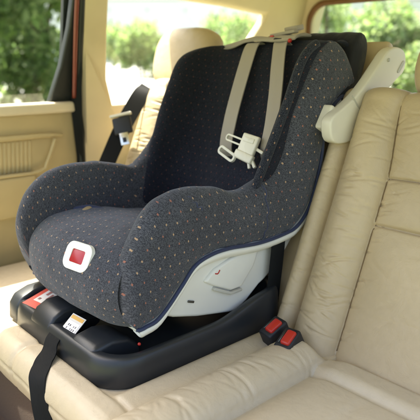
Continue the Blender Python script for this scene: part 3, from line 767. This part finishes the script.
# front blocks either side of the belt path
def block(x0, x1, name, prof_, mtl=M['black'], bv=.008):
    return prism(name, prof_, 'x', x0, x1, mtl, tray, bv, 4)
pr = [(.500, -.004), (.503, .044), (.519, .066), (.545, .078), (.600, .080), (.625, .060), (.640, .02), (.60, .000)]
block(-1.190, -1.100, 'belt_guide', pr)
block(-1.318, -1.268, 'belt_guide', [(.502, -.004), (.506, .040), (.520, .060), (.555, .072), (.64, .076), (.70, .050), (.70, .000)])
block(-1.015, -.925, 'belt_guide', [(.498, -.006), (.503, .040), (.518, .060), (.56, .068), (.60, .060), (.63, .03), (.63, .000)], bv=.016)
prism('recessed_panel', [(-1.005, .008), (-1.003, .034), (-.932, .034), (-.930, .008)], 'y', .5030, .5085, M['black_part'], tray, .002)
# warning labels in the belt path
def label_plate(name, c, s, rot, material, bits):
    mm = Matrix.Translation(c) @ rot
    o = part_bm(name, lambda b: bm_box(b, (0, 0, 0), (s[0], s[1], .0014), None, 0), mm, material, tray)
    for (x, y, w_, h_, m_) in bits:
        part_bm('print', lambda b: bm_box(b, (x, y, .0011), (w_, h_, .0009), None, 0), mm, m_, o)
    return o
rl = Matrix.Rotation(R(4), 4, 'Z') @ Matrix.Rotation(R(38), 4, 'X')
label_plate('warning_label', (-1.228, .560, .062), (.066, .085), Matrix.Rotation(R(8), 4, 'Z') @ Matrix.Rotation(R(12), 4, 'X'), M['label_red'],
            [(.004, .008, .042, .058, M['label_white']), (-.002, .018, .010, .020, M['label_red']), (.014, .006, .008, .022, M['label_red']), (-.006, -.010, .010, .008, M['label_red'])])
label_plate('data_label', (-1.050, .535, .058), (.050, .056), rl, M['label_white'],
            [(0, -.006, .042, .034, M['silver']), (0, .021, .044, .008, M['label_yellow'])] +
            [(-.012 + .0065 * i, -.014 + .008 * j, .0045, .0055, M['label_black']) for i in range(5) for j in range(3) if (i * 3 + j * 5) % 4])
label_plate('picture_label', (-1.120, .600, .084), (.048, .028), Matrix.Rotation(R(10), 4, 'X'), M['label_white'],
            [(-.014, 0, .016, .020, M['label_yellow']), (.005, .003, .012, .012, M['label_red']), (.016, -.003, .008, .012, M['label_black'])])
part_bm('lock_indicator', lambda b: bmesh.ops.create_uvsphere(b, u_segments=14, v_segments=8, radius=.0035), Matrix.Translation((-.888, .600, .058)), M['red'], tray)

# lap belt of the car threaded through the base
lap = thing('lap_belt', (-1.08, .5, 0), 'black webbing strap running through the base and hanging over the bench front', 'strap')
ribbon('belt_webbing', [(-1.085, .68, .040), (-1.085, .62, .050), (-1.083, .575, .056), (-1.078, .535, .050), (-1.068, .500, .036), (-1.055, .480, .016), (-1.034, .455, .006), (-1.006, .430, -.006), (-.985, .420, -.036), (-.968, .418, -.075), (-.950, .420, -.12), (-.922, .424, -.19)],
       [(1, 0, 0)] * 5 + [(1, 0, 0), (1, 0, 0), (1, .2, 0), (1, .4, 0), (1, .7, 0), (1, 1, 0), (.8, 1.2, 0)], [.048, .048, .047, .046, .043, .038, .028], .003, M['blackweb'], lap, 90)
sb = thing('belt_tail', (-.87, .99, .1), 'short black belt length pulled up beside the white shell by the backrest', 'strap')
ribbon('belt_webbing', [(-.874, .985, .03), (-.868, .985, .09), (-.866, .990, .15), (-.868, .995, .200), (-.90, 1.01, .215)], (0, 1, 0), .046, .004, M['blackweb'], sb, 40)

# ================================================================ outside, beyond the windows
mleaf = []
for i, c in enumerate(((.15, .23, .08), (.21, .27, .13), (.09, .14, .06))):
    m = mat('foliage_%s' % ('mid', 'light', 'dark')[i], c, .6); g = NT(m); m.use_backface_culling = False
    tc = g.n('ShaderNodeTexCoord').outputs['Object']
    g.l(g.mix(g.noise(tc, 1.7, 3), tuple(v * .6 for v in c), tuple(v * 1.5 for v in c)), g.b.inputs['Base Color'])
    tl = g.n('ShaderNodeBsdfTranslucent'); tl.inputs[0].default_value = (c[0] * 1.8, c[1] * 1.8, c[2] * 1.4, 1); mx = g.n('ShaderNodeMixShader'); mx.inputs[0].default_value = .55
    g.l(g.b.outputs[0], mx.inputs[1]); g.l(tl.outputs[0], mx.inputs[2]); g.l(mx.outputs[0], g.t.nodes['Material Output'].inputs[0]); mleaf.append(m)
mbark = mat('tree_bark', (.11, .08, .06), .9); g = NT(mbark); tc = g.n('ShaderNodeTexCoord').outputs['Object']; g.l(g.bump(g.noise(tc, 12, 4), 1, .03), g.b.inputs['Normal'])
def tree(x, y, h, rad, low, label, seed, leaf=.075, n=11000):
    r = random.Random(seed); zg = -.7
    t = thing('leafy_tree', (x, y, zg), label, 'tree', 'trees and bushes outside the car windows')
    b = bmesh.new()
    def limb(p0, p1, r0, r1):
        G_ = tube_G([p0, (Vector(p0) * .5 + Vector(p1) * .5 + Vector((r.uniform(-.1, .1), r.uniform(-.1, .1), 0)))[:], p1], 1, 8, 6)
        c = cr([p0, p1], 6); prev = None
        for k in range(6):
            f = k / 5; ctr = np.mean(G_[k], axis=0); ringv = [b.verts.new(tuple(ctr + (np.array(q) - ctr) * (r0 + (r1 - r0) * f))) for q in G_[k]]
            if prev:
                for j in range(8): b.faces.new((prev[j], prev[(j + 1) % 8], ringv[(j + 1) % 8], ringv[j]))
            prev = ringv
    top = (x + r.uniform(-.2, .2), y, zg + h * .8)
    limb((x, y, zg), top, .05 * h * .5, .03)
    lob = []
    for k in range(9):
        a = r.uniform(0, 6.28); zz = zg + low + (h - low) * r.uniform(.1, .95); rr_ = rad * r.uniform(.35, .85)
        q = (x + math.cos(a) * rr_, y + math.sin(a) * rr_, zz); limb((x, y, zg + low + (zz - zg - low) * .3), q, .05, .015); lob.append((q, rad * r.uniform(.35, .6)))
    link('trunk', fin(b, 'trunk'), mbark, t)
    vs, fs, mi = [], [], []
    for k in range(n):
        q, lr = r.choice(lob); d = Vector((r.gauss(0, 1), r.gauss(0, 1), r.gauss(0, .8))).normalized() * lr * r.uniform(.55, 1.08)
        c = Vector(q) + d; a = Vector((r.gauss(0, 1), r.gauss(0, 1), r.gauss(0, 1))).normalized(); bb = a.orthogonal().normalized(); s = leaf * r.uniform(.6, 1.5)
        i0 = len(vs); vs += [tuple(c - a * s), tuple(c + bb * s * .45), tuple(c + a * s), tuple(c - bb * s * .45)]; fs.append((i0, i0 + 1, i0 + 2, i0 + 3)); mi.append(r.choice((0, 0, 1, 1, 2)))
    me = bpy.data.meshes.new('crown'); me.from_pydata(vs, [], fs)
    o = link('crown', me, mleaf, t, smooth=False); me.polygons.foreach_set('material_index', mi); return t
# through the door window
tree(-7.6, 2.2, 4.3, 1.5, .3, 'broad leafy green tree filling the left side of the door window', 1)
tree(-8.8, 4.1, 5.0, 1.4, .2, 'leafy green tree filling the right side of the door window', 2)
tree(-6.2, 1.0, 3.0, 1.0, .2, 'low bushy tree at the left edge of the door window', 3, .07)
tree(-9.5, 3.2, 2.2, 1.6, .05, 'low spreading bush at the foot of the trees in the door window', 9, .07)
# through the cargo side window, pale and distant
tree(-36.5, 25.5, 3.7, 2.6, .3, 'distant round tree seen above the far belt latch', 4, .2, 3600)
tree(-34.0, 32.6, 4.2, 2.6, .3, 'distant tree seen between the far headrest and the rear pillar', 5, .2, 3600)
# through the tailgate
tree(-9.4, 12.2, 3.6, 1.5, .3, 'green tree seen in the rear window directly above the black cover', 6, .09, 9000)
tree(-7.0, 13.2, 3.4, 1.3, .3, 'green tree seen at the right edge of the rear window', 7, .09, 9000)

mwall = mat('pale_green_render', (.60, .64, .60), .8); mwin = mat('pale_window_glass', (.46, .52, .49), .5); mroof = mat('grey_roof', (.22, .2, .19), .7)
def building(cx, cy, w_, d_, h_, rz, label, rows_, cols):
    t = thing('pale_building', (cx, cy, -.7), label, 'building'); mm = Matrix.Translation((cx, cy, -.7)) @ Matrix.Rotation(rz, 4, 'Z')
    part_bm('wall', lambda b: bm_box(b, (0, 0, h_ / 2), (w_, d_, h_), None, 0), mm, mwall, t)
    part_bm('roof', lambda b: bm_box(b, (0, 0, h_ + .15), (w_ + .5, d_ + .5, .3), None, .05), mm, mroof, t)
    for i in range(cols):
        for j in range(rows_):
            x = -w_ / 2 + w_ * (i + .5) / cols; z = h_ * (j + .55) / rows_
            f = part_bm('window', lambda b: frame_ring(b, 1.3, 1.3, 1.1, 1.1, .03, .03, .08), mm @ Matrix.Translation((x, -d_ / 2 - .003, z)), mwall, t)
            part_bm('pane', lambda b: bm_box(b, (x, -d_ / 2 - .02, z), (1.1, .02, 1.1), None, 0), mm, mwin, f)
    return t
building(-150, 132, 150, 8, 20, R(48), 'long white building seen through the side window behind the far belt', 3, 12)
mcar = [mat('red_car_paint', (.40, .03, .02), .25, coat=1), mat('silver_car_paint', (.5, .5, .52), .3, metal=.6, coat=1)]
mty = mat('tyre_rubber', (.02, .02, .02), .9)
def car(cx, cy, rz, paint, label):
    t = thing('parked_car', (cx, cy, -.7), label, 'car'); mm = Matrix.Translation((cx, cy, -.7)) @ Matrix.Rotation(rz, 4, 'Z')
    body = [(-2.1, .35), (-2.15, .75), (-1.9, .9), (-1.0, .98), (-.95, .98), (1.5, .98), (2.1, .92), (2.15, .6), (2.1, .35), (1.75, .3), (1.65, .5), (1.4, .62), (1.15, .5), (1.05, .3), (-1.0, .3), (-1.1, .5), (-1.35, .62), (-1.6, .5), (-1.7, .3)]
    part_bm('body', lambda b: bm_prism(b, body, 'y', -.85, .85, .06, 3), mm, paint, t)
    part_bm('cabin', lambda b: bm_prism(b, [(-1.0, .96), (-.3, 1.42), (1.0, 1.44), (1.7, .97)], 'y', -.72, .72, .05, 3), mm, mwin, t)
    part_bm('roof', lambda b: bm_prism(b, [(-.33, 1.41), (-.28, 1.47), (1.0, 1.48), (1.06, 1.42)], 'y', -.70, .70, .02, 2), mm, paint, t)
    for x in (-1.35, 1.4):
        for y in (-.80, .80):
            part_bm('wheel', lambda b: bmesh.ops.create_cone(b, cap_ends=True, segments=24, radius1=.31, radius2=.31, depth=.2), mm @ Matrix.Translation((x, y, .31)) @ Matrix.Rotation(R(90), 4, 'X'), mty, t)
            part_bm('headlight' if x < 0 else 'tail_light', lambda b: bm_box(b, (x * 1.52, y * .8, .78), (.06, .3, .12), None, .02), mm, M['label_white'] if x < 0 else M['red'], t)

scn.cycles.samples = 160
scn.cycles.max_bounces = 10
scn.cycles.transparent_max_bounces = 12
scn.cycles.use_denoising = True
